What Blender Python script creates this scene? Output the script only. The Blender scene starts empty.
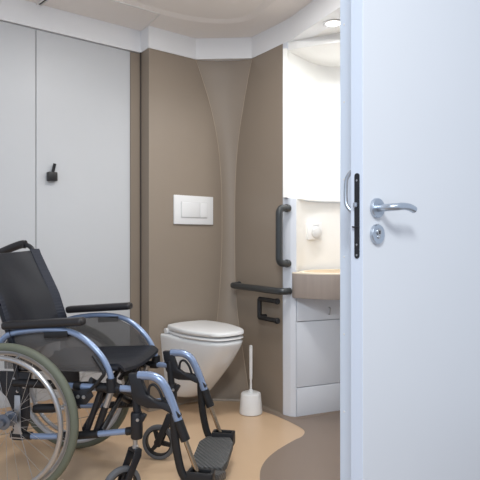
import bpy, bmesh, math, random
from mathutils import Vector, Matrix
random.seed(3)
PI = math.pi
scn = bpy.context.scene
COL = scn.collection

# ------------------------------------------------------------------ materials
def lin(c):
    return tuple(((v/255)/12.92 if v/255 <= .04045 else ((v/255+.055)/1.055)**2.4) for v in c)

def mat(name, rgb, rough=.5, metal=0., var=.04, vscale=6., bump=0., bscale=80., coat=0., spec=.5, stretch=None):
    m = bpy.data.materials.new(name); m.use_nodes = True
    nt = m.node_tree; N = nt.nodes; L = nt.links
    b = N['Principled BSDF']
    b.inputs['Roughness'].default_value = rough
    b.inputs['Metallic'].default_value = metal
    b.inputs['Specular IOR Level'].default_value = spec
    b.inputs['Coat Weight'].default_value = coat
    tc = N.new('ShaderNodeTexCoord')
    src = tc.outputs['Object']
    if stretch:
        mp = N.new('ShaderNodeMapping'); mp.inputs['Scale'].default_value = stretch
        L.new(src, mp.inputs['Vector']); src = mp.outputs['Vector']
    no = N.new('ShaderNodeTexNoise'); no.inputs['Scale'].default_value = vscale; no.inputs['Detail'].default_value = 4
    L.new(src, no.inputs['Vector'])
    c = lin(rgb)
    mx = N.new('ShaderNodeMix'); mx.data_type = 'RGBA'
    mx.inputs[6].default_value = tuple(v*(1-var) for v in c)+(1,)
    mx.inputs[7].default_value = tuple(min(1, v*(1+var)) for v in c)+(1,)
    L.new(no.outputs['Fac'], mx.inputs[0]); L.new(mx.outputs[2], b.inputs['Base Color'])
    if bump:
        n2 = N.new('ShaderNodeTexNoise'); n2.inputs['Scale'].default_value = bscale; n2.inputs['Detail'].default_value = 3
        L.new(src, n2.inputs['Vector'])
        bp = N.new('ShaderNodeBump'); bp.inputs['Strength'].default_value = bump; bp.inputs['Distance'].default_value = .01
        L.new(n2.outputs['Fac'], bp.inputs['Height']); L.new(bp.outputs['Normal'], b.inputs['Normal'])
    return m

M = {}
M['white_panel'] = mat('white_panel', (198, 200, 203), .42, var=.015)
M['band'] = mat('white_fascia', (240, 241, 243), .5, var=.01)
M['niche'] = mat('niche_white', (242, 241, 238), .45, var=.01)
M['brown'] = mat('taupe_wall', (148, 135, 121), .45, var=.03, vscale=3)
M['brown_seam'] = mat('taupe_seam', (176, 160, 142), .4, var=.02)
M['brown_dark'] = mat('dark_joint', (70, 62, 58), .6)
M['tan'] = mat('tan_vinyl', (208, 178, 146), .36, var=.03, vscale=5)
M['grey_floor'] = mat('grey_vinyl', (138, 122, 110), .42, var=.03, vscale=5)
M['ceil'] = mat('ceiling', (246, 240, 235), .6, var=.01)
M['ceil_line'] = mat('ceiling_joint', (235, 232, 228), .5)
M['dark_gap'] = mat('dark_gap', (60, 56, 54), .7)
M['joint'] = mat('joint_grey', (168, 166, 164), .6)
M['hub'] = mat('hub_grey', (120, 126, 138), .4, .7)
M['door'] = mat('door_white', (230, 230, 232), .4, var=.01)
M['door_edge'] = mat('door_edge', (226, 234, 248), .42, var=.01)
M['post'] = mat('partition_profile', (222, 232, 246), .4, var=.01)
M['steel'] = mat('brushed_steel', (196, 203, 212), .36, 1., var=.08, vscale=20, stretch=(1, 1, 12))
M['silver'] = mat('silver_rim', (188, 188, 190), .3, .85, var=.03)
M['bronze'] = mat('steel_tube', (176, 160, 140), .22, 1., var=.03)
M['black_metal'] = mat('black_metal', (30, 31, 36), .42, var=.1)
M['anthracite'] = mat('anthracite_bar', (50, 53, 55), .36, var=.06, coat=.2)
M['black_plastic'] = mat('black_plastic', (26, 26, 29), .45, var=.1)
M['pad'] = mat('arm_pad', (40, 38, 40), .42, var=.1, bump=.05, bscale=200)
M['nylon'] = mat('black_nylon', (26, 29, 37), .5, var=.15, vscale=10, bump=.25, bscale=14)
M['nylon_strip'] = mat('nylon_strip', (38, 43, 56), .6, var=.12, bump=.3, bscale=60)
M['blue'] = mat('blue_paint', (142, 160, 192), .25, .35, var=.03, coat=.4)
M['tyre'] = mat('grey_green_tyre', (108, 112, 97), .62, var=.06)
M['caster_tyre'] = mat('grey_tyre', (98, 100, 104), .6, var=.05)
M['guard'] = mat('grey_guard', (112, 108, 106), .35, var=.04, stretch=(1, 1, 5))
M['guard'].node_tree.nodes['Principled BSDF'].inputs['Alpha'].default_value = .60
M['ribbed'] = mat('footplate_grey', (84, 84, 84), .55, var=.1)
M['porcelain'] = mat('porcelain', (236, 238, 240), .12, var=.005, coat=.5)
M['plastic_white'] = mat('white_plastic', (234, 234, 234), .3, var=.01)
M['cabinet'] = mat('cabinet_white', (222, 226, 234), .35, var=.01)
M['counter'] = mat('counter_laminate', (172, 160, 152), .35, var=.12, vscale=9, stretch=(6, 6, .3))
M['rim_cream'] = mat('cream_rim', (238, 226, 205), .35, var=.02)
M['bowl_tan'] = mat('tan_bowl', (214, 186, 148), .35, var=.02)
M['dial_grey'] = mat('dial_grey', (214, 214, 214), .35)

def emis(name, rgb, s):
    m = bpy.data.materials.new(name); m.use_nodes = True
    b = m.node_tree.nodes['Principled BSDF']
    b.inputs['Emission Color'].default_value = lin(rgb)+(1,); b.inputs['Emission Strength'].default_value = s
    return m
M['lamp'] = emis('lamp_glow', (255, 248, 235), 6.)

# ribbed tread on the footplates
def add_wave(m, scale, dist, direction='X'):
    nt = m.node_tree; N = nt.nodes; L = nt.links
    w = N.new('ShaderNodeTexWave'); w.inputs['Scale'].default_value = scale; w.bands_direction = direction
    tc = N.new('ShaderNodeTexCoord'); L.new(tc.outputs['Object'], w.inputs['Vector'])
    bp = N.new('ShaderNodeBump'); bp.inputs['Strength'].default_value = .7; bp.inputs['Distance'].default_value = dist
    L.new(w.outputs['Fac'], bp.inputs['Height']); L.new(bp.outputs['Normal'], N['Principled BSDF'].inputs['Normal'])
add_wave(M['ribbed'], 28, .004, 'DIAGONAL')
add_wave(M['nylon_strip'], 22, .0012, 'Z')

# ------------------------------------------------------------------ helpers
def link(o, parent=None):
    COL.objects.link(o)
    if parent: o.parent = parent
    return o

def obj(name, bm, m, parent=None, smooth=True, angle=38):
    bmesh.ops.recalc_face_normals(bm, faces=bm.faces)
    me = bpy.data.meshes.new(name); bm.to_mesh(me); bm.free()
    for mm in (m if isinstance(m, (list, tuple)) else [m]): me.materials.append(mm)
    if smooth:
        me.shade_smooth(); me.set_sharp_from_angle(angle=math.radians(angle))
    return link(bpy.data.objects.new(name, me), parent)

def thing(name, label, cat, loc=(0, 0, 0), rotz=0, group=None):
    o = bpy.data.objects.new(name, None); link(o)
    o.location = loc; o.rotation_euler = (0, 0, rotz); o.empty_display_size = .1
    o['label'] = label; o['category'] = cat
    if group: o['group'] = group
    return o

def struct(name, bm, m, parent=None, smooth=False, **k):
    o = obj(name, bm, m, parent, smooth=smooth, **k)
    if parent is None: o['kind'] = 'structure'
    return o

def box(bm, c, s, rot=None, bev=0., seg=2):
    r = bmesh.ops.create_cube(bm, size=1.)
    v = r['verts']
    for q in v: q.co = Vector((q.co.x*s[0], q.co.y*s[1], q.co.z*s[2]))
    if bev:
        es = list({e for q in v for e in q.link_edges})
        g = bmesh.ops.bevel(bm, geom=es, offset=bev, segments=seg, profile=.5, affect='EDGES')
        v = list({q for f in g['faces'] for q in f.verts} | {q for q in v if q.is_valid})
    mtx = Matrix.Translation(Vector(c)) @ (rot.to_4x4() if rot else Matrix.Identity(4))
    bmesh.ops.transform(bm, matrix=mtx, verts=v)
    return v

def crom(pts, n):
    P = [Vector(p) for p in pts]
    if n <= 1 or len(P) < 3: return P
    out = []
    for i in range(len(P)-1):
        a = P[i-1] if i else P[0]*2-P[1]
        b, c = P[i], P[i+1]
        d = P[i+2] if i+2 < len(P) else P[-1]*2-P[-2]
        for k in range(n):
            t = k/n
            out.append(.5*((2*b)+(c-a)*t+(2*a-5*b+4*c-d)*t*t+(3*b-a-3*c+d)*t**3))
    out.append(P[-1]); return out

def tube(bm, pts, r, seg=14, sub=6, flat=None):
    P = crom(pts, sub); n = len(P)
    T = [(P[min(i+1, n-1)]-P[max(i-1, 0)]).normalized() for i in range(n)]
    up = Vector((0, 0, 1)) if abs(T[0].z) < .9 else Vector((0, 1, 0))
    if flat: up = Vector(flat[2])
    nrm = (up-T[0]*up.dot(T[0])).normalized()
    rings = []
    for i in range(n):
        nrm = (nrm-T[i]*nrm.dot(T[i])).normalized(); bi = T[i].cross(nrm)
        rr = r if not isinstance(r, (list, tuple)) else r[0]+(r[1]-r[0])*i/(n-1)
        a, b = (rr, rr) if not flat else (flat[0], flat[1])
        rings.append([bm.verts.new(P[i]+nrm*a*math.cos(2*PI*k/seg)+bi*b*math.sin(2*PI*k/seg)) for k in range(seg)])
    for i in range(n-1):
        for k in range(seg):
            bm.faces.new((rings[i][k], rings[i][(k+1) % seg], rings[i+1][(k+1) % seg], rings[i+1][k]))
    bm.faces.new(rings[0]); bm.faces.new(rings[-1])

def lathe(bm, prof, seg=32, mtx=None, closed=False):
    rings = []; vs = []
    for r, z in prof:
        if r < 1e-6: ring = [bm.verts.new((0, 0, z))]
        else: ring = [bm.verts.new((r*math.cos(2*PI*k/seg), r*math.sin(2*PI*k/seg), z)) for k in range(seg)]
        rings.append(ring); vs += ring
    idx = list(range(len(prof)-1)) + ([len(prof)-1] if closed else [])
    for i in idx:
        a, b = rings[i], rings[(i+1) % len(prof)]
        for k in range(seg):
            k2 = (k+1) % seg
            if len(a) == 1 and len(b) == 1: continue
            if len(a) == 1: bm.faces.new((a[0], b[k2], b[k]))
            elif len(b) == 1: bm.faces.new((a[k], a[k2], b[0]))
            else: bm.faces.new((a[k], a[k2], b[k2], b[k]))
    if not closed:
        for ring in (rings[0], rings[-1]):
            if len(ring) > 2: bm.faces.new(ring)
    if mtx is not None: bmesh.ops.transform(bm, matrix=mtx, verts=vs)
    return vs

def torus_prof(R, a, b, n=14, off=0):
    return [(R+a*math.cos(2*PI*k/n), off+b*math.sin(2*PI*k/n)) for k in range(n)]

def extrude_poly(bm, pts, vec, bev=0.):
    """closed 3-D polygon pushed along vec into a solid"""
    a = [bm.verts.new(Vector(p)) for p in pts]
    b = [bm.verts.new(Vector(p)+Vector(vec)) for p in pts]
    n = len(pts); fs = [bm.faces.new(a), bm.faces.new(b[::-1])]
    for i in range(n): fs.append(bm.faces.new((a[i], b[i], b[(i+1) % n], a[(i+1) % n])))
    bmesh.ops.recalc_face_normals(bm, faces=fs)
    if bev:
        es = list({e for f in fs for e in f.edges})
        bmesh.ops.bevel(bm, geom=es, offset=bev, segments=2, profile=.5, affect='EDGES', clamp_overlap=True)

def vprism(bm, xy, z0, z1, bev=0.):
    extrude_poly(bm, [(p[0], p[1], z0) for p in xy], (0, 0, z1-z0), bev)

def interp(tab, z):                       # tab: (value, z), z falling
    t = sorted(tab, key=lambda p: p[1])
    if z <= t[0][1]: return t[0][0]
    for (v0, z0), (v1, z1) in zip(t, t[1:]):
        if z <= z1: return v0+(v1-v0)*(z-z0)/(z1-z0)
    return t[-1][0]

def B_(): return bmesh.new()

# ------------------------------------------------------------------ plan of the room (metres)
W0 = Vector((-1.282, 2.938)); U1 = Vector((.779, .627)).normalized(); N1 = Vector((U1.y, -U1.x))   # left wall, normal into room
Bc = Vector((-.557, 3.366)); Ac = Vector((-.622, 3.456))
Cc = Vector((.078, 3.56)); U2 = Vector((.552, -.834)).normalized(); N2 = Vector((U2.y, -U2.x))     # right wall
w0 = lambda s: W0+U1*s
wb = lambda s: Bc+U1*s
wc = lambda t: Cc+U2*t
ZB, ZC = 2.225, 2.36
def v3(p, z): return Vector((p[0], p[1], z))

# ---- left wall: white panels with a joint, taupe strip in the corner
bm = B_()
vprism(bm, [w0(-2.6)-N1*.012, w0(.846)-N1*.012, w0(.846)-N1*.10, w0(-2.6)-N1*.10], 0, 2.44)
wl = struct('wall_left', bm, M['joint'])
for s0, s1 in ((-2.6, -1.10), (-1.096, .188), (.192, .768)):
    bm = B_(); vprism(bm, [w0(s0), w0(s1), w0(s1)-N1*.0115, w0(s0)-N1*.0115], .0, ZB-.004, bev=.0015)
    struct('wall_panel', bm, M['white_panel'], wl)
bm = B_(); vprism(bm, [w0(.771), w0(.8445), w0(.8445)-N1*.0115, w0(.771)-N1*.0115], 0, ZB-.004)
struct('corner_strip', bm, M['brown'], wl)

# ---- toilet wall with curved edge, right wall with curved edge, hourglass corner between them
CL = [(.347, 2.225), (.427, 2.041), (.484, 1.884), (.534, 1.656), (.557, 1.388), (.559, 1.05), (.550, .848), (.534, .646), (.509, .447), (.451, .2), (.379, 0)]
CR = [(-.002, 2.225), (-.07, 2.037), (-.129, 1.85), (-.178, 1.657), (-.203, 1.389), (-.205, 1.05), (-.203, .779), (-.166, .512), (-.117, .352), (-.023, 0)]
def smooth_tab(tab, z):
    h = .09
    return sum(interp(tab, min(2.225, max(0, z+d))) for d in (-h, -h/2, 0, h/2, h))/5
NZ = 48
zs = [ZB*i/NZ for i in range(NZ+1)]
sl = [smooth_tab(CL, z) for z in zs]; sr = [smooth_tab(CR, z) for z in zs]
sl[-1] = .343; sr[-1] = 0
TR = .323
def strip(bm, cols):                     # cols: list of functions i -> Vector3 ; grid over zs
    g = [[bm.verts.new(f(i)) for f in cols] for i in range(NZ+1)]
    for i in range(NZ):
        for j in range(len(cols)-1):
            bm.faces.new((g[i][j], g[i][j+1], g[i+1][j+1], g[i+1][j]))
bm = B_(); strip(bm, [lambda i: v3(Ac+(Ac-Bc)*.3, zs[i]), lambda i: v3(Bc, zs[i]), lambda i: v3(wb(sl[i]), zs[i])])
struct('wall_back', bm, M['brown'])
bm = B_(); strip(bm, [lambda i: v3(wc(sr[i]), zs[i]), lambda i: v3(wc(TR), zs[i])])
struct('wall_right', bm, M['brown'])
def mid(i, t):
    a, b = wb(sl[i]), wc(sr[i]); p = a.lerp(b, t)
    n = (b-a); dd = Vector((-n.y, n.x)).normalized()         # away from the room
    return v3(p+dd*n.length*.10*4*t*(1-t)+dd*.006, zs[i])
bm = B_(); strip(bm, [(lambda i, t=t: mid(i, t)) for t in (0, .125, .25, .375, .5, .625, .75, .875, 1)])
struct('wall_corner', bm, M['brown'], smooth=True)
# pale edge beads that follow both curves
bm = B_(); tube(bm, [v3(wb(sl[i])+N1*.001, zs[i]) for i in range(0, NZ+1, 2)], .0022, 6, 2); struct('trim_1', bm, M['brown_seam'], smooth=True)
bm = B_(); tube(bm, [v3(wc(sr[i])+N2*.001, zs[i]) for i in range(0, NZ+1, 2)], .0022, 6, 2); struct('trim_2', bm, M['brown_seam'], smooth=True)
# dark joint in the inner corner
bm = B_(); vprism(bm, [Ac+N1*.004-U1*.006, Ac+N1*.004+U1*.001, Ac-N1*.002+U1*.001, Ac-N1*.002-U1*.006], 0, ZB); struct('trim_3', bm, M['brown_dark'])

# ---- column at the end of the right wall (wide below, narrow beside the mirror wall)
E0 = wc(TR); E1 = Vector((.283, 3.240)); E2 = Vector((.334, 3.258))
bm = B_(); vprism(bm, [E0, Vector((.264, 3.280)), Vector((.298, 3.250)), Vector((.331, 3.242)), Vector((.345, 3.34)), Vector((.28, 3.42))], 0, 1.30, bev=.004)
struct('trim_4', bm, M['cabinet'])
bm = B_(); vprism(bm, [E0, Vector((.264, 3.278)), Vector((.281, 3.258)), Vector((.300, 3.30)), Vector((.28, 3.42))], 1.30, ZB, bev=.003)
struct('trim_5', bm, M['cabinet'])

# ---- fascia band round the top of the walls
bandpts = [w0(-2.6), Vector(Ac), Vector(Bc), wb(.343), Vector(Cc), Vector((.25, 3.32)), Vector((.305, 3.231)), Vector((.506, 2.786)), Vector((.80, 2.12))]
def offset_line(pts, d):
    out = []
    for i, p in enumerate(pts):
        ns = []
        for a, b in ((i-1, i), (i, i+1)):
            if a >= 0 and b < len(pts):
                e = (pts[b]-pts[a]).normalized(); ns.append(Vector((e.y, -e.x)))
        n = (ns[0]+ns[-1]).normalized(); k = 1/max(.35, n.dot(ns[0]))
        out.append(p+n*d*k)
    return out
def wall_strip(bm, pts, d0, d1, z0, z1):
    a = offset_line(pts, d0); b = offset_line(pts, d1)
    for i in range(len(pts)-1):
        vprism(bm, [a[i], a[i+1], b[i+1], b[i]], z0, z1)
bm = B_(); wall_strip(bm, bandpts, .006, -.09, ZB, ZC+.06); bmesh.ops.remove_doubles(bm, verts=bm.verts, dist=.0005)
struct('trim_6', bm, M['band'])

# ---- coved skirting of the floor covering
base = [w0(-2.6), Vector(Ac), Vector(Bc), wb(.379), wc(-.023), wc(TR), Vector((.264, 3.280)), Vector((.298, 3.250)), Vector((.331, 3.242)), Vector((.62, 3.375)), Vector((1.02, 3.55))]
def cove(bm, pts, prof):
    L = [offset_line(pts, d) for d, z in prof]
    g = [[bm.verts.new(v3(L[j][i], prof[j][1])) for j in range(len(prof))] for i in range(len(pts))]
    for i in range(len(pts)-1):
        for j in range(len(prof)-1): bm.faces.new((g[i][j], g[i+1][j], g[i+1][j+1], g[i][j+1]))
bm = B_(); cove(bm, base[:6], [(.002, .014), (.003, .014), (.005, .007), (.010, .0015)])
struct('baseboard_back', bm, M['brown'], smooth=True)
bm = B_(); cove(bm, [w0(-2.6), w0(.842)], [(.002, .150), (.0035, .150), (.0045, .03), (.012, .010), (.03, .0015)])
struct('baseboard_left', bm, M['tan'], smooth=True)
bm = B_(); cove(bm, base[5:], [(.002, .008), (.004, .008), (.012, .005), (.03, .0018)])
struct('baseboard_right', bm, M['grey_floor'], smooth=True)

# ---- floor: tan vinyl with a wavy grey vinyl field
bm = B_()
fl = [(-3.6, -1.2), (2.2, -1.2), (2.2, 4.4), (-3.6, 4.4)]
bm.faces.new([bm.verts.new((x, y, 0)) for x, y in fl])
curve = crom([(.02, 3.60, 0), (.12, 3.40, 0), (.209, 3.29, 0), (.30, 3.15, 0), (.352, 3.035, 0), (.335, 2.945, 0), (.277, 2.873, 0), (.173, 2.724, 0), (.108, 2.575, 0), (.087, 2.406, 0), (.10, 2.1, 0), (.0, 1.7, 0), (-.5, 1.3, 0), (-2.0, .6, 0), (-3.6, .3, 0)], 6)
f = bm.faces.new([bm.verts.new((p.x, p.y, .0012)) for p in curve]+[bm.verts.new(q) for q in ((-3.6, -1.2, .0012), (2.2, -1.2, .0012), (2.2, 4.4, .0012), (.02, 4.4, .0012))])
f.material_index = 1
bmesh.ops.triangulate(bm, faces=[f])
struct('floor', bm, [M['tan'], M['grey_floor']])

# ---- ceiling with a shallow recess and panel joints
bm = B_()
S = Vector((-.464, 3.188)); Sd = -U1
inner = [S+Sd*3.2, S, Vector((-.30, 3.285)), Vector((-.10, 3.33)), Vector((.06, 3.27)), Vector((.15, 3.10)), Vector((.38, 2.62)), Vector((.60, 2.05))]
inner = [Vector(p[:2]) for p in crom([v3(p, 0) for p in inner[1:]], 5)]
outer_pts = [Ac+Vector((0, .05)), Bc+Vector((0, .05)), wb(.343)+Vector((0, .05)), Cc+Vector((.03, .05)), Vector((.29, 3.33)), Vector((.53, 2.79)), Vector((.84, 2.12))]
ring_o = [Vector((-.2, 4.0)), Vector((1.0, 4.0)), Vector((1.3, 2.2))]
inn_up = offset_line(inner, .035)
vi = [bm.verts.new(v3(p, ZC)) for p in inner]; vu = [bm.verts.new(v3(p, ZC+.014)) for p in inn_up]
for i in range(len(inner)-1): bm.faces.new((vi[i], vi[i+1], vu[i+1], vu[i]))
f1 = bm.faces.new(vi+[bm.verts.new(v3(p, ZC)) for p in (Vector((1.0, 2.0)), Vector((1.1, 3.6)), Vector((.3, 4.1)), Vector((-.75, 3.75)))])
far = [S+Sd*3.2]
f2 = bm.faces.new([bm.verts.new(v3(p, ZC)) for p in (S, S+Sd*3.2, S+Sd*3.2-N1*.6, Vector((-.75, 3.75)))])
f3 = bm.faces.new(vu+[bm.verts.new(v3(p, ZC+.014)) for p in (Vector((.75, 1.8)), Vector((.2, 1.35)), Vector((-2.4, -.6)), S+Sd*3.2+N1*.03)])
e2 = [bm.verts.new(v3(S+N1*0, ZC)), bm.verts.new(v3(S+Sd*3.2, ZC)), bm.verts.new(v3(S+Sd*3.2+N1*.03, ZC+.014)), bm.verts.new(v3(inn_up[0], ZC+.014))]
f4 = bm.faces.new(e2)
bmesh.ops.triangulate(bm, faces=[f1, f2, f3, f4])
struct('ceiling', bm, M['ceil'])
def line(bm, a, b, w, z0, z1):
    e = (b-a).normalized(); n = Vector((-e.y, e.x))*w/2
    vprism(bm, [a+n, b+n, b-n, a-n], z0, z1)
bm = B_(); line(bm, S, S+Sd*3.1, .010, ZC-.004, ZC+.002); line(bm, S, Vector(Ac), .008, ZC-.004, ZC+.002); struct('trim_7', bm, M['ceil_line'])
Ta = Vector((-1.153, 3.092)); Td = Vector((.088, -.092)).normalized()
bm = B_(); line(bm, Ta-Td*.12, Ta+Td*.27, .010, ZC-.003, ZC+.001); struct('trim_8', bm, M['dark_gap'])
bm = B_()
for k in (-1, 1):
    o_ = Vector((-Td.y, Td.x))*k*.011
    line(bm, Ta-Td*.12+o_, Ta+Td*.27+o_, .008, ZC-.007, ZC+.001)
struct('trim_9', bm, M['ceil_line'])

# ---- washbasin niche: soffits, concave wall in two heights, far end wall
up = [(.276, 3.225), (.300, 3.29), (.367, 3.376), (.43, 3.46), (.515, 3.54), (.58, 3.565), (.649, 3.57), (.75, 3.55), (.86, 3.48), (.95, 3.36), (1.0, 3.22), (1.02, 3.0), (1.05, 2.2)]
upc = [Vector(p[:2]) for p in crom([(x, y, 0) for x, y in up], 4)]
def shell(bm, pts, th, z0, z1):
    a = offset_line(pts, 0); b = offset_line(pts, -th); n = len(pts)
    g = [[bm.verts.new(v3(q, z)) for q in L] for L, z in ((a, z0), (a, z1), (b, z1), (b, z0))]
    for k in range(4):
        for i in range(n-1): bm.faces.new((g[k][i], g[k][i+1], g[(k+1) % 4][i+1], g[(k+1) % 4][i]))
    for i in (0, n-1): bm.faces.new([g[k][i] for k in range(4)])
bm = B_(); shell(bm, upc, .025, 1.30, 2.175)
struct('wall_niche', bm, M['niche'], smooth=True)
lo = [(.337, 3.26), (.35, 3.34), (.40, 3.47), (.47, 3.55), (.55, 3.60), (.65, 3.62), (.76, 3.60), (.88, 3.52), (.97, 3.38), (1.025, 3.22), (1.04, 3.0), (1.07, 2.2)]
loc_ = [Vector(p[:2]) for p in crom([(x, y, 0) for x, y in lo], 4)]
bm = B_(); shell(bm, loc_, .025, 0, 1.2995)
struct('wall_splashback', bm, M['niche'], smooth=True)
bm = B_(); vprism(bm, [(.335, 3.231), (.568, 3.122), (1.10, 2.873), (1.2, 3.9), (.3, 3.9), (.262, 3.29)], 2.175, 2.235); struct('trim_10', bm, M['niche'])
bm = B_(); vprism(bm, [(.250, 3.322), (.307, 3.234), (.508, 2.789), (.80, 2.13), (1.2, 2.1), (1.2, 3.9), (.27, 3.9)], 2.226, 2.25); struct('trim_11', bm, M['niche'])

# ---- partition with a screwed metal end profile, door leaf in front of it
D0 = Vector((.313, 1.40)); Dd = Vector((.785, .62)).normalized(); Dn = Vector((Dd.y, -Dd.x))
F0 = Vector((.296, 1.629))
bm = B_(); vprism(bm, [F0+Dd*.004, F0+Dd*1.1, F0+Dd*1.1+Dn*.098, F0+Dd*.004+Dn*.098], 0, 2.46)
wp = struct('wall_front', bm, M['white_panel'])
bm = B_(); vprism(bm, [F0, F0+Dd*.035, F0+Dd*.035+Dn*.1, F0+Dn*.1], 0, 2.46, bev=.0015)
pr = struct('end_profile', bm, M['post'], wp)
mx = Matrix(((-Dd.x, Dn.x, 0), (-Dd.y, Dn.y, 0), (0, 0, 1)))
for k in range(-3, 5):
    z = 1.228+.2275*k
    for off in (.016,):
        bm = B_(); R = Vector((-Dd.x, -Dd.y, 0)).to_track_quat('Z', 'Y').to_matrix().to_4x4()
        lathe(bm, [(.0035, 0), (.003, .0012), (0, .0018)], 12, Matrix.Translation(v3(F0+Dn*off, z)) @ R)
        obj('screw', bm, M['plastic_white'], pr)

# door leaf (structure) ---- local frame: x along the leaf, y out of the visible face
bm = B_(); T = .04
vprism(bm, [D0, D0+Dd*.93, D0+Dd*.93-Dn*T, D0-Dn*T], .012, 2.13, bev=.0012)
for f in bm.faces:
    f.material_index = 1 if f.normal.dot(Vector((-Dd.x, -Dd.y, 0))) > .7 else 0
door = struct('door_1', bm, [M['door'], M['door_edge']])
def dl(x, y, z): return v3(D0+Dd*x+Dn*y, z)
RN = Vector((Dn.x, Dn.y, 0)).to_track_quat('Z', 'Y').to_matrix().to_4x4()
rose_prof = [(.0, 0), (.026, 0), (.026, .006), (.0245, .0085), (.0, .0085)]
bm = B_(); tube(bm, [dl(.053, .0, 1.133), dl(.053, .03, 1.133), dl(.056, .046, 1.1335), dl(.068, .055, 1.1345), (dl(.09, .057, 1.1365)), dl(.118, .056, 1.135), dl(.142, .053, 1.130)], .0095, 18, 6)
lev = obj('door_handle', bm, M['steel'], door)
bm = B_(); lathe(bm, rose_prof, 36, Matrix.Translation(dl(.053, .0005, 1.133)) @ RN); obj('rose', bm, M['steel'], lev)
bm = B_(); lathe(bm, rose_prof, 36, Matrix.Translation(dl(.053, .0005, 1.065)) @ RN)
kr = obj('lock_rose', bm, M['steel'], door)
bm = B_()
lathe(bm, [(.0, .008), (.0085, .008), (.0085, .011), (0, .011)], 20, Matrix.Translation(dl(.053, .0005, 1.071)) @ RN)
box(bm, dl(.053, .0098, 1.057), (.010, .010, .003), None, .001) if False else None
lathe(bm, [(.0, .008), (.005, .008), (.005, .0105), (0, .0105)], 16, Matrix.Translation(dl(.053, .0005, 1.058)) @ RN)
cyl = obj('lock_cylinder', bm, M['silver'], kr)
bm = B_(); RD = Matrix(((Dd.x, Dn.x, 0), (Dd.y, Dn.y, 0), (0, 0, 1)))
box(bm, dl(.053, .0125, 1.070), (.0022, .002, .009), RD); obj('keyhole', bm, M['dark_gap'], kr)
# lock plate let into the leaf's edge
bm = B_()
pts = []
zc0, zc1, hw = 1.010, 1.214, .0078
for k in range(13): a = PI*k/12; pts.append((hw*math.cos(a), zc1+hw*math.sin(a)))
for k in range(13): a = PI+PI*k/12; pts.append((hw*math.cos(a), zc0+hw*math.sin(a)))
extrude_poly(bm, [dl(.0005, -.0185+y, z) for y, z in pts], v3(-Dd*.0028, 0))
lp = obj('lock_plate', bm, M['black_metal'], door, smooth=False); lp['label'] = 'black lock plate'
bm = B_(); box(bm, dl(-.006, -.020, 1.140), (.010, .010, .013), RD, .003); obj('latch_bolt', bm, M['steel'], lp)
bm = B_(); tube(bm, [dl(-.003, -.010, 1.083), dl(-.007, -.022, 1.083), dl(-.005, -.030, 1.084)], .0022, 8, 3); obj('dead_bolt', bm, M['black_metal'], lp)
for z in (1.203, 1.038, 1.011):
    bm = B_(); RE = Vector((-Dd.x, -Dd.y, 0)).to_track_quat('Z', 'Y').to_matrix().to_4x4()
    lathe(bm, [(.0028, 0), (.0026, .0008), (0, .0012)], 12, Matrix.Translation(dl(-.0022, -.0185, z)) @ RE); obj('screw', bm, M['silver'], lp)
# bow handle on the hidden face
bm = B_(); yb = -T
tube(bm, [dl(.020, yb, 1.234), dl(.018, yb-.014, 1.230), dl(.014, yb-.026, 1.212), dl(.014, yb-.029, 1.185), dl(.014, yb-.029, 1.160), dl(.014, yb-.026, 1.143), dl(.018, yb-.014, 1.127), dl(.020, yb, 1.123)], .0052, 14, 6)
obj('pull_handle', bm, M['steel'], door)

# ------------------------------------------------------------------ things on the walls
a1 = math.atan2(U1.y, U1.x)              # local x along the left wall, local -y into the room
a2 = math.atan2(U2.y, U2.x)              # local x along the right wall, local -y into the room

p = w0(.274)
t = thing('coat_hook', 'small black coat hook on the white wall panel', 'hook', v3(p, 1.385), a1)
bm = B_(); box(bm, (0, -.017, .0225), (.052, .036, .050), None, .004); obj('hook_block', bm, M['black_plastic'], t)
bm = B_(); tube(bm, [(.004, -.014, .042), (.008, -.018, .065), (.013, -.024, .096)], .0085, 12, 4); obj('peg', bm, M['black_plastic'], t)

p = wb(.324)
t = thing('flush_plate', 'white dual flush plate on the taupe wall above the toilet', 'flush plate', v3(p, 1.243), a1)
bm = B_(); box(bm, (0, -.007, 0), (.304, .0135, .185), None, .003); obj('cover_plate', bm, M['plastic_white'], t)
bm = B_(); box(bm, (-.0, -.0142, .0), (.206, .002, .106), None, .0008); obj('button_gap', bm, M['dial_grey'], t)
bm = B_(); box(bm, (-.030, -.017, .0015), (.138, .008, .096), None, .003); obj('full_flush_button', bm, M['plastic_white'], t)
bm = B_(); box(bm, (.071, -.017, .0015), (.056, .007, .096), None, .003); obj('half_flush_button', bm, M['plastic_white'], t)

def wall_disc(bm, x, z, r, y1=.012):
    lathe(bm, [(0, 0), (r, 0), (r, y1-.002), (r-.002, y1), (0, y1)], 24, Matrix.Translation((x, 0, z)) @ Matrix.Rotation(PI/2, 4, 'X'))
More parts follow.
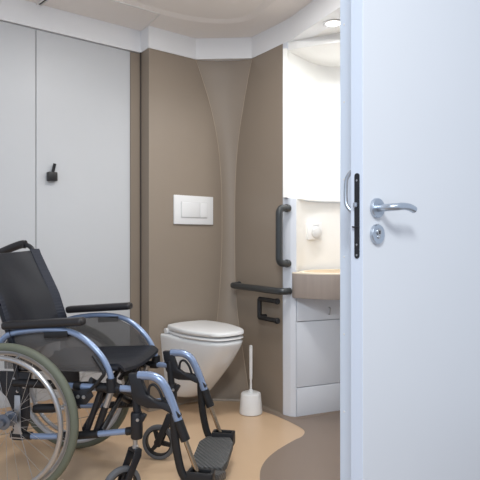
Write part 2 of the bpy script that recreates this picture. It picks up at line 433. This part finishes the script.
# vertical bar sits on the column, horizontal rail and roll holder on the taupe wall
t = thing('grab_bar', 'vertical anthracite grab bar on the white column edge', 'grab bar', v3(wc(.384)+N2*.012, .912), a2, 'anthracite bars beside the toilet')
bm = B_(); tube(bm, [(0, .012, .325), (0, -.030, .325), (0, -.050, .320), (0, -.062, .300), (0, -.063, .26), (0, -.063, .07), (0, -.062, .025), (0, -.050, .005), (0, -.030, 0), (0, .012, 0)], .0205, 18, 6); obj('bar', bm, M['anthracite'], t)
for z in (.325, 0):
    bm = B_(); wall_disc(bm, 0, z, .024, .014); obj('mounting_flange', bm, M['anthracite'], t)
t = thing('grab_rail', 'horizontal anthracite grab rail low on the taupe wall', 'grab rail', v3(wc(.11), .75), a2, 'anthracite bars beside the toilet')
bm = B_(); tube(bm, [(-.255, .002, 0), (-.255, -.035, 0), (-.248, -.055, 0), (-.225, -.062, 0), (-.15, -.063, 0), (.18, -.063, 0), (.255, -.062, 0), (.278, -.050, 0), (.285, -.03, 0), (.285, -.004, 0)], .0205, 18, 6); obj('bar', bm, M['anthracite'], t)
bm = B_(); wall_disc(bm, -.255, 0, .024, .012); obj('mounting_flange', bm, M['anthracite'], t)
t = thing('paper_holder', 'black square-cornered toilet roll holder below the horizontal rail', 'toilet roll holder', v3(wc(.232), .570), a2)
bm = B_(); tube(bm, [(.095, -.045, .115), (-.070, -.045, .115), (-.083, -.045, .112), (-.086, -.045, .10), (-.086, -.045, .015), (-.083, -.045, .003), (-.070, -.045, 0), (.095, -.045, 0)], .0145, 14, 4); obj('bracket', bm, M['black_plastic'], t)
for z in (.108, .007):
    bm = B_(); tube(bm, [(-.080, -.045, z), (-.080, .001, z)], .012, 14, 1); obj('wall_mount', bm, M['black_plastic'], t)
for z in (.115, 0):
    bm = B_(); lathe(bm, [(0, 0), (.016, 0), (.018, .003), (.018, .018), (.015, .022), (0, .02)], 18, Matrix.Translation((.083, -.045, z)) @ Matrix.Rotation(PI/2, 4, 'Y')); obj('end_cap', bm, M['black_plastic'], t)

# dial on the splashback
p = Vector((.470, 3.540)); ad = math.radians(28)
t = thing('wall_dial', 'square white control with a round knob above the washbasin', 'wall control', v3(p, 1.108), ad)
bm = B_(); box(bm, (0, -.012, 0), (.112, .024, .112), None, .006); obj('cover_plate', bm, M['plastic_white'], t)
bm = B_(); lathe(bm, [(0, 0), (.036, 0), (.034, .016), (.030, .019), (0, .019)], 28, Matrix.Translation((.006, -.024, -.012)) @ Matrix.Rotation(PI/2, 4, 'X')); kn = obj('knob', bm, M['dial_grey'], t)
bm = B_(); box(bm, (.004, -.0245, .038), (.05, .003, .006), None, .001); obj('label_bar', bm, M['dial_grey'], t)

# recessed lamp in the niche ceiling
t = thing('ceiling_spotlight', 'round recessed spotlight in the white ceiling over the washbasin', 'ceiling light', (.505, 2.978, 2.226), 0)
bm = B_(); lathe(bm, [(.040, 0), (.054, 0), (.054, -.004), (.048, -.007), (.040, -.006)], 36, None, True); obj('trim_ring', bm, M['silver'], t)
bm = B_(); lathe(bm, [(0, -.0012), (.0398, -.0012), (.0398, 0), (0, 0)], 32); obj('lamp_disc', bm, M['lamp'], t)

# washbasin cabinet
q0 = Vector((.336, 3.247)); qd = Vector((.284, .122)).normalized(); qn = Vector((qd.y, -qd.x)); aq = math.atan2(qd.y, qd.x)
t = thing('vanity_cabinet', 'white wall cabinet with two flush drawer fronts under the washbasin', 'cabinet', v3(q0, .004), aq)
bm = B_(); box(bm, (.30, .060, .352), (.44, .085, .70), None, .002); obj('carcass', bm, M['cabinet'], t)
def front(name, z0, z1, y=.0):
    bm = B_(); box(bm, (.275, y+.0075, (z0+z1)/2), (.55, .015, z1-z0), None, .003); return obj(name, bm, M['cabinet'], t)
front('plinth_panel', .0, .169)
front('door_panel', .173, .560, .004)
tp = front('top_panel', .564, .704)
bm = B_(); tube(bm, [(0.220, .002, 0.597), (0.217, -.016, 0.599), (0.217, -.020, 0.617), (0.220, -.016, 0.634), (0.223, .002, 0.636)], .0035, 10, 5); obj('pull_handle', bm, M['silver'], tp)

# washbasin with a bowed apron
t = thing('washbasin', 'bowed washbasin counter with grey-brown apron and tan top', 'washbasin', (.60, 3.30, .713), 0)
fr = [(.306, 3.233), (.311, 3.215), (.335, 3.187), (.385, 3.150), (.46, 3.115), (.55, 3.10), (.65, 3.108), (.75, 3.14), (.85, 3.195), (.95, 3.29)]
fr = [Vector(p[:2])-Vector((.60, 3.30)) for p in crom([(x, y, 0) for x, y in fr], 4)]
bk = [Vector(p)-Vector((.60, 3.30)) for p in ((.94, 3.42), (.86, 3.49), (.76, 3.565), (.65, 3.585), (.55, 3.565), (.47, 3.515), (.40, 3.43), (.360, 3.335), (.345, 3.245), (.333, 3.236))]
outl = fr+bk
cen = Vector((.0, .04))
def ring(bm, pts, z): return [bm.verts.new(v3(p, z)) for p in pts]
def shrink(pts, k): return [cen+(p-cen)*k for p in pts]
def bridge(bm, a, b):
    n = len(a)
    for i in range(n): bm.faces.new((a[i], a[(i+1) % n], b[(i+1) % n], b[i]))
bm = B_(); r0 = ring(bm, shrink(outl, .99), 0); r1 = ring(bm, outl, .004); r2 = ring(bm, outl, .140)
bm.faces.new(r0); bridge(bm, r0, r1); bridge(bm, r1, r2); bm.faces.new(r2)
ap = obj('apron', bm, M['counter'], t)
bm = B_(); r1 = ring(bm, outl, .1402); r2 = ring(bm, outl, .147); r3 = ring(bm, shrink(outl, .99), .149); r4 = ring(bm, shrink(outl, .88), .149); r5 = ring(bm, shrink(outl, .87), .1405)
bridge(bm, r1, r2); bridge(bm, r2, r3); bridge(bm, r3, r4); bridge(bm, r4, r5); bridge(bm, r5, r1)
obj('rim', bm, M['rim_cream'], t)
bm = B_(); r1 = ring(bm, shrink(outl, .868), .145); r2 = ring(bm, shrink(outl, .5), .1415); r3 = ring(bm, shrink(outl, .05), .1412); r0 = ring(bm, shrink(outl, .868), .1405)
bridge(bm, r0, r1); bridge(bm, r1, r2); bridge(bm, r2, r3); bm.faces.new(r3)
obj('bowl', bm, M['bowl_tan'], t)

# ------------------------------------------------------------------ toilet
t = thing('toilet', 'white wall-hung toilet with closed lid on the taupe wall', 'toilet', v3(wb(.262), 0), a1)
def dshape(hw, L, n=40, y0=0., ex=.62, hb=None):
    """outline: back edge on the wall, rounded front; local y is negative towards the room"""
    pts = []
    for k in range(n+1):
        a = PI*k/n; c, s = math.cos(a), math.sin(a)
        x = hw*math.copysign(abs(c)**ex, c); y = L*abs(s)**.92
        if hb is not None:
            x *= hb+(1-hb)*min(1, (y/L)/.45)**.7
        pts.append(Vector((x, -y0-y)))
    return pts
bm = B_(); prev = None
for z, hw, L in ((.075, .10, .12), (.085, .122, .155), (.10, .132, .178), (.14, .142, .222), (.20, .152, .285), (.26, .16, .345), (.32, .168, .402), (.38, .174, .452), (.42, .178, .480), (.445, .180, .494), (.460, .181, .498), (.468, .176, .490)):
    r = ring(bm, dshape(hw, L), z)
    if prev: bridge(bm, prev, r)
    else: bm.faces.new(r)
    prev = r
bm.faces.new(prev)
obj('bowl', bm, M['porcelain'], t, angle=60)
def slab(name, z0, z1, hw, L, y0, dome=0., m=None):
    bm = B_(); h = z1-z0; e = min(.008, h*.45)
    o = lambda k: [Vector((p.x*k, -y0+(p.y+y0)*k)) for p in dshape(hw, L, 44, y0, .62, .80)]
    rs = [ring(bm, o(1-e/hw), z0), ring(bm, o(1), z0+e), ring(bm, o(1), z1-e), ring(bm, o(1-e*.4/hw), z1-e*.35), ring(bm, o(1-e*1.2/hw), z1), ring(bm, o(.6), z1+dome*.7), ring(bm, o(.2), z1+dome)]
    for a, b in zip(rs, rs[1:]): bridge(bm, a, b)
    bm.faces.new(rs[0]); bm.faces.new(rs[-1])
    return obj(name, bm, m or M['plastic_white'], t, angle=60)
slab('seat', .472, .491, .184, .470, .032)
slab('lid', .496, .526, .186, .473, .031, .006)
for x in (-.13, .13):
    bm = B_(); tube(bm, [(x-.035, -.03, .488), (x+.035, -.03, .488)], .017, 16, 1); obj('hinge', bm, M['plastic_white'], t)

# brush
t = thing('toilet_brush', 'white toilet brush in its round holder on the floor', 'toilet brush', (.066, 3.335, 0), 0)
bm = B_(); lathe(bm, [(.0, .0015), (.066, .0015), (.070, .006), (.069, .02), (.061, .116), (.058, .123), (.050, .127), (.012, .128), (0, .128)], 36); obj('holder', bm, M['plastic_white'], t)
bm = B_(); lathe(bm, [(.0, .126), (.017, .126), (.015, .140), (.007, .146), (.006, .200), (.009, .21), (.0095, .225), (.0105, .398), (.009, .410), (0, .414)], 20); obj('brush_handle', bm, M['plastic_white'], t)

# ------------------------------------------------------------------ wheelchair (local x forwards, y to its left, z up)
WA = math.radians(-11.3)
wc_root = thing('wheelchair', 'black and blue wheelchair standing empty before the toilet', 'wheelchair', (-.922, 2.515, 0), WA)
RX = Matrix.Rotation(-PI/2, 4, 'X')       # lathe axis z -> y
def wobj(name, bm, m, parent=None, **k): return obj(name, bm, m, parent or wc_root, **k)
spoke_mesh = None
def child(name, mesh, parent): return link(bpy.data.objects.new(name, mesh), parent)
for s in (-1, 1):
    # rear wheel
    rw = None
    WF, WZ = .026, .315; at = Matrix.Translation((WF, s*.272, WZ))
    bm = B_(); lathe(bm, [(.268, -.010), (.278, -.014), (.291, -.013), (.291, .013), (.278, .014), (.268, .010)], 72, at @ RX, True)
    rw = wobj('rear_wheel', bm, M['silver'])
    bm = B_(); lathe(bm, torus_prof(.2975, .0175, .0185, 16), 80, at @ RX, True); wobj('tyre', bm, M['tyre'], rw)
    bm = B_(); lathe(bm, torus_prof(.262, .0105, .0105, 12), 72, Matrix.Translation((WF, s*.314, WZ)) @ RX, True); hr = wobj('hand_rim', bm, M['silver'], rw)
    for k in range(6):
        a = 2*PI*k/6+.3
        bm = B_(); tube(bm, [(WF+.274*math.cos(a), s*.281, WZ+.274*math.sin(a)), (WF+.264*math.cos(a), s*.312, WZ+.264*math.sin(a))], .004, 8, 1)
        wobj('rim_tab', bm, M['silver'], rw)
    bm = B_(); lathe(bm, [(0, -.045), (.014, -.045), (.016, -.03), (.031, -.028), (.031, -.022), (.018, -.018), (.018, .018), (.031, .022), (.031, .028), (.016, .03), (.013, .04), (0, .04)], 28, at @ RX); wobj('hub', bm, M['hub'], rw)
    bm = B_(); tube(bm, [(WF, s*.24, WZ), (WF, s*.19, WZ)], .009, 12, 1); wobj('axle', bm, M['black_metal'], rw)
    N_ = 28
    for k in range(N_):
        a = 2*PI*k/N_; side = 1 if k % 2 else -1; tw = .9*(1 if (k//2) % 2 else -1)
        bm = B_(); tube(bm, [(WF+.029*math.cos(a+tw), s*.272+side*.023, WZ+.029*math.sin(a+tw)), (WF+.270*math.cos(a), s*.272+side*.003, WZ+.270*math.sin(a))], .0009, 6, 1)
        wobj('spoke', bm, M['silver'], rw)
    # caster
    cx, cy, cz, R = .500, s*.222, .0825, .0825
    cat_ = Matrix.Translation((cx, cy, cz))
    bm = B_(); lathe(bm, [(.020, -.016), (.020, .016), (.0, .016), (0, -.016)], 20, cat_ @ RX, False)
    lathe(bm, [(.058, -.011), (.066, -.012), (.066, .012), (.058, .011)], 40, cat_ @ RX, True)
    for k in range(3):
        a = 2*PI*k/3+PI/2+.35*s
        d = Vector((math.cos(a), 0, math.sin(a)))
        q = Vector((-math.sin(a), 0, math.cos(a)))
        c0 = Vector((cx, cy, cz))
        extrude_poly(bm, [c0+d*.015+q*.011-Vector((0, .007, 0)), c0+d*.060+q*.008-Vector((0, .007, 0)), c0+d*.060-q*.008-Vector((0, .007, 0)), c0+d*.015-q*.011-Vector((0, .007, 0))], (0, .014, 0))
    cw = wobj('caster_wheel', bm, M['black_plastic'])
    bm = B_(); lathe(bm, [(.064, -.013), (.072, -.0155), (.079, -.013), (.0825, -.006), (.0825, .006), (.079, .013), (.072, .0155), (.064, .013)], 48, cat_ @ RX, True); wobj('tyre', bm, M['caster_tyre'], cw)
    bm = B_(); lathe(bm, [(0, -.027), (.006, -.027), (.006, .027), (0, .027)], 12, cat_ @ RX); wobj('axle_bolt', bm, M['silver'], cw)
    bm = B_()
    for q in (-1, 1):
        yy = cy+q*.022
        extrude_poly(bm, [(.486, yy, .074), (.514, yy, .074), (.536, yy, .13), (.572, yy, .195), (.574, yy, .222), (.544, yy, .222), (.528, yy, .18), (.500, yy, .12)], (0, q*.006, 0), .002)
    box(bm, (.559, cy, .218), (.034, .054, .012), None, .004)
    fk = wobj('caster_fork', bm, M['black_metal'], angle=30)
    bm = B_(); lathe(bm, [(.0, .222), (.013, .222), (.013, .232), (.009, .236), (.009, .268), (0, .268)], 20, Matrix.Translation((.560, cy, 0))); wobj('caster_stem', bm, M['silver'], fk)
    bm = B_(); lathe(bm, [(0, .262), (.021, .262), (.024, .268), (.024, .358), (.021, .366), (0, .366)], 24, Matrix.Translation((.566, cy, 0)))
    box(bm, (.590, cy, .345), (.02, .026, .035), Matrix.Rotation(.5, 3, 'Y'), .004)
    ch = wobj('caster_housing', bm, M['black_metal'])
    bm = B_(); lathe(bm, [(0, 0), (.007, 0), (.006, .003), (0, .004)], 14, Matrix.Translation((.578, cy-.0215, .342)) @ Matrix.Rotation(PI/2, 4, 'X')); wobj('bolt', bm, M['silver'], ch)
    if s < 0:                                # this caster is swivelled on its stem
        sw = Matrix.Translation((.560, cy, 0)) @ Matrix.Rotation(math.radians(52), 4, 'Z') @ Matrix.Translation((-.560, -cy, 0))
        cw.matrix_local = sw; fk.matrix_local = sw
    # frame tubes
    y = s*.215
    bm = B_(); tube(bm, [(.03, y, .456), (.20, y, .453), (.545, y, .455)], .0135, 16, 2); sr_ = wobj('seat_rail', bm, M['blue'])
    for f0, f1 in ((.02, .235), (.295, .325), (.395, .495)):
        bm = B_(); tube(bm, [(f0, y, .455), (f1, y, .454)], .0185, 16, 1); wobj('rail_collar', bm, M['black_plastic'], sr_)
    bm = B_(); tube(bm, [(.03, y, .238), (.12, y, .236), (.30, y, .251), (.545, y, .288)], .0125, 16, 3); lr = wobj('lower_rail', bm, M['blue'])
    for f0, f1, r in ((.01, .10, .016), (.225, .40, .0165), (.520, .548, .016)):
        za = lambda f: interp([(.238, .03), (.236, .12), (.251, .30), (.288, .545)], f)
        bm = B_(); tube(bm, [(f0, y, za(f0)), ((f0+f1)/2, y, za((f0+f1)/2)), (f1, y, za(f1))], r, 16, 1); wobj('rail_collar', bm, M['black_plastic'], lr)
    bm = B_(); extrude_poly(bm, [(.012, y-.006, .215), (.062, y-.006, .215), (.092, y-.006, .30), (.088, y-.006, .43), (.10, y-.006, .50), (-.045, y-.006, .50), (-.045, y-.006, .42), (-.01, y-.006, .39), (.02, y-.006, .33)], (0, .012, 0), .002)
    ax = wobj('axle_plate', bm, M['black_metal'], angle=25)
    yo = y+s*.010
    bm = B_()
    extrude_poly(bm, [(.012, yo, .225), (.075, yo, .225), (.060, yo, .26), (.056, yo, .405), (.030, yo, .405), (.028, yo, .26)], (0, s*.004, 0), .001)
    wobj('hole_strip', bm, M['silver'], ax, angle=25)
    for bx, bz in ((.025, .47), (.07, .44), (.04, .42), (.12, .445)):
        bm = B_(); lathe(bm, [(0, 0), (.007, 0), (.006, .004), (0, .005)], 12, Matrix.Translation((bx, y+s*.006, bz)) @ Matrix.Rotation(-s*PI/2, 4, 'X')); wobj('bolt', bm, M['silver'], ax)
    # front upright
    bm = B_(); tube(bm, [(.552, y, .475), (.560, y, .42), (.566, y, .355)], .016, 14, 3); wobj('front_upright', bm, M['black_metal'])
    # brake
    yb = y+s*.026
    bm = B_(); extrude_poly(bm, [(.30, yb-.004, .44), (.375, yb-.004, .455), (.39, yb-.004, .425), (.36, yb-.004, .39), (.31, yb-.004, .385), (.288, yb-.004, .41)], (0, .008, 0), .002)
    tube(bm, [(.315, yb, .40), (.290, yb, .372), (.296, yb+s*.03, .368)], .0085, 10, 2)
    br = wobj('brake', bm, M['black_metal'], angle=30)
    for bx in (.325, .350):
        bm = B_(); lathe(bm, [(0, 0), (.008, 0), (.007, .004), (0, .005)], 14, Matrix.Translation((bx, yb+s*.004, .42)) @ Matrix.Rotation(-s*PI/2, 4, 'X')); wobj('bolt', bm, M['silver'], br)
    bm = B_(); tube(bm, [(.365, yb, .435), (.425, yb, .50), (.432, yb, .525), (.388, yb, .588)], .0075, 12, 5); wobj('brake_lever', bm, M['black_plastic'], br)
    # slanted struts below the seat rail
    yi = y-s*.02
    bm = B_(); tube(bm, [(.405, yi, .45), (.335, yi, .255)], .0125, 12, 1); wobj('strut', bm, M['black_metal'])
    bm = B_(); tube(bm, [(.452, yi, .455), (.418, yi, .365)], .0135, 12, 1); tb = wobj('strut', bm, M['silver'])
    bm = B_(); tube(bm, [(.420, yi, .372), (.380, yi, .262)], .0150, 12, 1); wobj('strut_sleeve', bm, M['black_plastic'], tb)
    # tipping lever pointing backwards
    bm = B_(); tube(bm, [(.29, yi-s*.01, .352), (.19, yi-s*.01, .348)], .009, 12, 1); tl = wobj('tipping_lever', bm, M['silver'])
    bm = B_(); tube(bm, [(.205, yi-s*.01, .3485), (.19, yi-s*.01, .348), (.105, yi-s*.01, .342), (.098, yi-s*.01, .342)], .019, 14, 2); wobj('grip', bm, M['black_plastic'], tl)
    # back post and push handle
    yp = s*.215
    bm = B_(); tube(bm, [(.045, yp, .42), (.012, yp, .60), (-.060, yp, .80), (-.155, yp, .985), (-.172, yp, 1.012), (-.195, yp, 1.024), (-.225, yp, 1.026)], .0115, 14, 5); bp_ = wobj('back_post', bm, M['black_metal'])
    bm = B_(); tube(bm, [(-.203, yp, 1.028), (-.225, yp, 1.028), (-.27, yp, 1.014), (-.32, yp, .995), (-.385, yp, .968)], .0205, 16, 5); wobj('push_handle', bm, M['pad'], bp_)
    # armrest tube, pad, bracket, side guard
    ya = s*.222
    bm = B_(); tube(bm, [(-.035, ya, .585), (-.038, ya, .615), (-.012, ya, .648), (.05, ya, .668), (.165, ya, .682), (.275, ya, .676), (.350, ya, .642), (.415, ya, .582), (.450, ya, .520), (.460, ya, .470)], .0125, 16, 6); ar = wobj('armrest', bm, M['blue']); ar.location.x = .025 if s > 0 else 0
    rot = Matrix.Rotation(math.radians(-4.5), 3, 'Y')
    bm = B_(); box(bm, (.158+(.008 if s > 0 else 0), ya, .706+(.012 if s > 0 else 0)), (.365-(.025 if s > 0 else 0), .055, .034), rot, .014, 4); wobj('arm_pad', bm, M['pad'], ar)
    bm = B_(); box(bm, (0.220, ya-s*.0, .664), (.108, .030, .026), rot, .003); wobj('pad_bracket', bm, M['black_plastic'], ar)
    bm = B_(); tube(bm, [(.459, ya, .495), (.461, ya, .44)], .021, 16, 1); wobj('socket', bm, M['black_plastic'], ar)
    yg = s*.206
    fo = .03 if s > 0 else 0.
    gp = [(-.03, .508), (-.032, .61), (-.008, .640), (.05, .662), (.165, .676), (.272, .670), (.345, .636), (.408, .578), (.438, .525), (.444, .512)]
    bm = B_(); extrude_poly(bm, [(f, yg-.002, z) for f, z in gp], (0, .004, 0)); wobj('side_guard', bm, M['guard'], ar, smooth=False)
    # leg rest
    yh = s*.222; K = .013 if s < 0 else 0.
    bl = [(.522, .520), (.572, .522), (.580, .485), (.598, .440), (.628, .420), (.672, .416), (.712, .400), (.738, .362), (.722, .350), (.700, .372), (.660, .388), (.600, .388), (.562, .400), (.538, .430)]
    bm = B_(); extrude_poly(bm, [(f, yh-.015, z) for f, z in bl], (0, .030, 0), .004)
    hg = wobj('leg_rest', bm, M['black_metal'], angle=30); hg.location.x = K
    bm = B_(); tube(bm, [(.560, yh, .512), (.585, yh, .513), (.625, yh, .510), (.660, yh, .488), (.692, yh, .430), (.735, yh, .318)], .0172, 16, 6); wobj('hanger_tube', bm, M['blue'], hg)
    bm = B_(); tube(bm, [(.725, yh, .345), (.733, yh, .322), (.755, yh, .268)], .0195, 14, 2); wobj('clamp', bm, M['black_plastic'], hg)
    bm = B_(); tube(bm, [(.740, yh, .305), (.800, yh, .150)], .0095, 14, 1); wobj('extension_tube', bm, M['bronze'], hg)
    bm = B_(); tube(bm, [(.706, yh, .395), (.708, yh, .32), (.718, yh, .23), (.738, yh, .145), (.762, yh, .112)], .014, 12, 5, flat=(.009, .017, (0, 1, 0))); wobj('heel_bar', bm, M['black_plastic'], hg)
    bm = B_(); tube(bm, [(.602, yh, .425), (.606, yh, .468), (.626, yh, .478), (.648, yh, .455), (.664, yh, .415)], .0055, 10, 5); wobj('release_lever', bm, M['black_metal'], hg)
    # footplate with its bracket
    tilt = Matrix.Rotation(math.radians(-3), 3, 'Y')
    bm = B_()
    yq0, yq1 = s*.190, s*.012
    yq1 = s*-.002 if s > 0 else s*.03
    pz = lambda y_: .043+.060*abs(y_-yq1)/.2
    extrude_poly(bm, [(f_, y_, pz(y_)+(f_-.8)*.05) for f_, y_ in ((.725, yq1), (.715, s*.05), (.715, s*.165), (.745, s*.205), (.850, s*.205), (.876, s*.165), (.876, s*.04), (.862, yq1))], (0, 0, .034), .005)
    fp = wobj('footplate', bm, M['ribbed'], hg, angle=30)
    bm = B_()
    for fx in (.772, .862): box(bm, (fx, s*.222, .125), (.014, .050, .060), None, .004)
    for yy in (.201, .243): box(bm, (.817, s*yy, .125), (.10, .012, .060), None, .004)
    box(bm, (.817, s*.222, .102), (.09, .04, .014), None, .002)
    wobj('footplate_bracket', bm, M['black_plastic'], hg, angle=30)

# crossing folding braces
for f in (.345, .425):
    for s in (-1, 1):
        ff = f+s*.014
        bm = B_(); tube(bm, [(ff, s*.205, .275), (ff, -s*.205, .475)], .0125, 12, 1, flat=(.016, .009, (0, 0, 1))); wobj('cross_brace', bm, M['black_metal'])

# seat and back upholstery
def sheet(fn, nu, nv, th):
    bm = B_(); g = {}
    for k in (0, 1):
        for i in range(nu+1):
            for j in range(nv+1): g[i, j, k] = bm.verts.new(fn(i/nu, j/nv, k*th))
    for k in (0, 1):
        for i in range(nu):
            for j in range(nv): bm.faces.new((g[i, j, k], g[i+1, j, k], g[i+1, j+1, k], g[i, j+1, k]))
    for i in range(nu):
        for j in (0, nv): bm.faces.new((g[i, j, 0], g[i+1, j, 0], g[i+1, j, 1], g[i, j, 1]))
    for j in range(nv):
        for i in (0, nu): bm.faces.new((g[i, j, 0], g[i, j+1, 0], g[i, j+1, 1], g[i, j, 1]))
    return bm
def seat_fn(u, v, h):
    f = .015+.490*u; y = -.200+.400*v
    zz = .506+.032*u-.022*math.sin(PI*v)*(1-.25*u)
    if u > .93: zz -= .02*((u-.93)/.07)**2
    return Vector((f, y, zz+h))
st = wobj('seat', sheet(seat_fn, 28, 20, .014), M['nylon'])
for s in (-1, 1):
    bm = B_(); tube(bm, [(.02, s*.197, .507), (.25, s*.197, .519), (.480, s*.197, .530)], .011, 12, 3); wobj('seat_tube', bm, M['black_metal'], st)
postx = lambda z: interp([(.034, .50), (.012, .60), (-.054, .79), (-.150, .975), (-.163, 1.0)], z)
def back_fn(u, v, h):
    y = -.226+.452*u; z = .56+.44*v
    sag = .045*math.sin(PI*u)**1.2+.006*math.sin(9*u+7*v)*math.sin(PI*u)
    x = postx(z)+.017-sag
    z2 = z-.012*math.sin(PI*u)*v
    return Vector((x-h, y, z2))
bk_ = wobj('backrest', sheet(back_fn, 26, 20, .016), M['nylon'])
for s in (-1, 1):
    def strip_fn(u, v, h, s=s):
        y = s*(.236-.052*u); z = .56+.446*v
        return Vector((postx(z)+.021-.016*u+h-.004*0, y, z))
    wobj('edge_strip', sheet(strip_fn, 6, 18, .003), M['nylon_strip'], bk_)

# ------------------------------------------------------------------ light
def area(name, loc, size, power, color, rot=(0, 0, 0), shape='DISK'):
    l = bpy.data.lights.new(name, 'AREA'); l.energy = power; l.color = color; l.shape = shape; l.size = size
    o = bpy.data.objects.new(name, l); link(o); o.location = loc; o.rotation_euler = rot; return o
area('bathroom_lamp', (-.75, 2.05, 2.37), .30, 1.0, (1, .975, .94))
area('bathroom_lamp', (-.02, 2.30, 2.37), .30, 14, (1, .975, .94))
area('corridor_fill', (1.0, .2, 2.5), .4, 5, (.97, .985, 1))  # added unseen light that brightens the door from above
area('corridor_fill', (-.1, -.6, 2.5), .5, 42, (.88, .95, 1), (math.radians(42), 0, math.radians(-8)))  # added frontal fill, stands in for bluish corridor daylight on low surfaces
for q, e in (((.505, 2.978, 2.21), 22), ((.74, 3.22, 2.165), 8)):  # first belongs to the spotlight, second is unseen fill added to brighten the niche
    l = bpy.data.lights.new('niche_lamp_and_fill', 'SPOT'); l.energy = e; l.color = (.97, .985, 1); l.spot_size = math.radians(165); l.spot_blend = .6; l.shadow_soft_size = .05
    o = bpy.data.objects.new('niche_lamp_and_fill', l); link(o); o.location = q

w = bpy.data.worlds.new('daylight'); scn.world = w; w.use_nodes = True
bg = w.node_tree.nodes['Background']; bg.inputs['Color'].default_value = (.80, .90, 1.06, 1); bg.inputs['Strength'].default_value = .68

# ------------------------------------------------------------------ camera
cam = bpy.data.cameras.new('camera'); co = bpy.data.objects.new('camera', cam); link(co)
co.location = (0, 0, 1.05); co.rotation_euler = (PI/2, 0, 0)
cam.sensor_width = 36; cam.lens = 36*550/480; cam.clip_start = .05
scn.camera = co
scn.view_settings.view_transform = 'Standard'; scn.view_settings.look = 'None'
scn.view_settings.gamma = 1; scn.view_settings.use_curve_mapping = False
scn.view_settings.exposure = .08
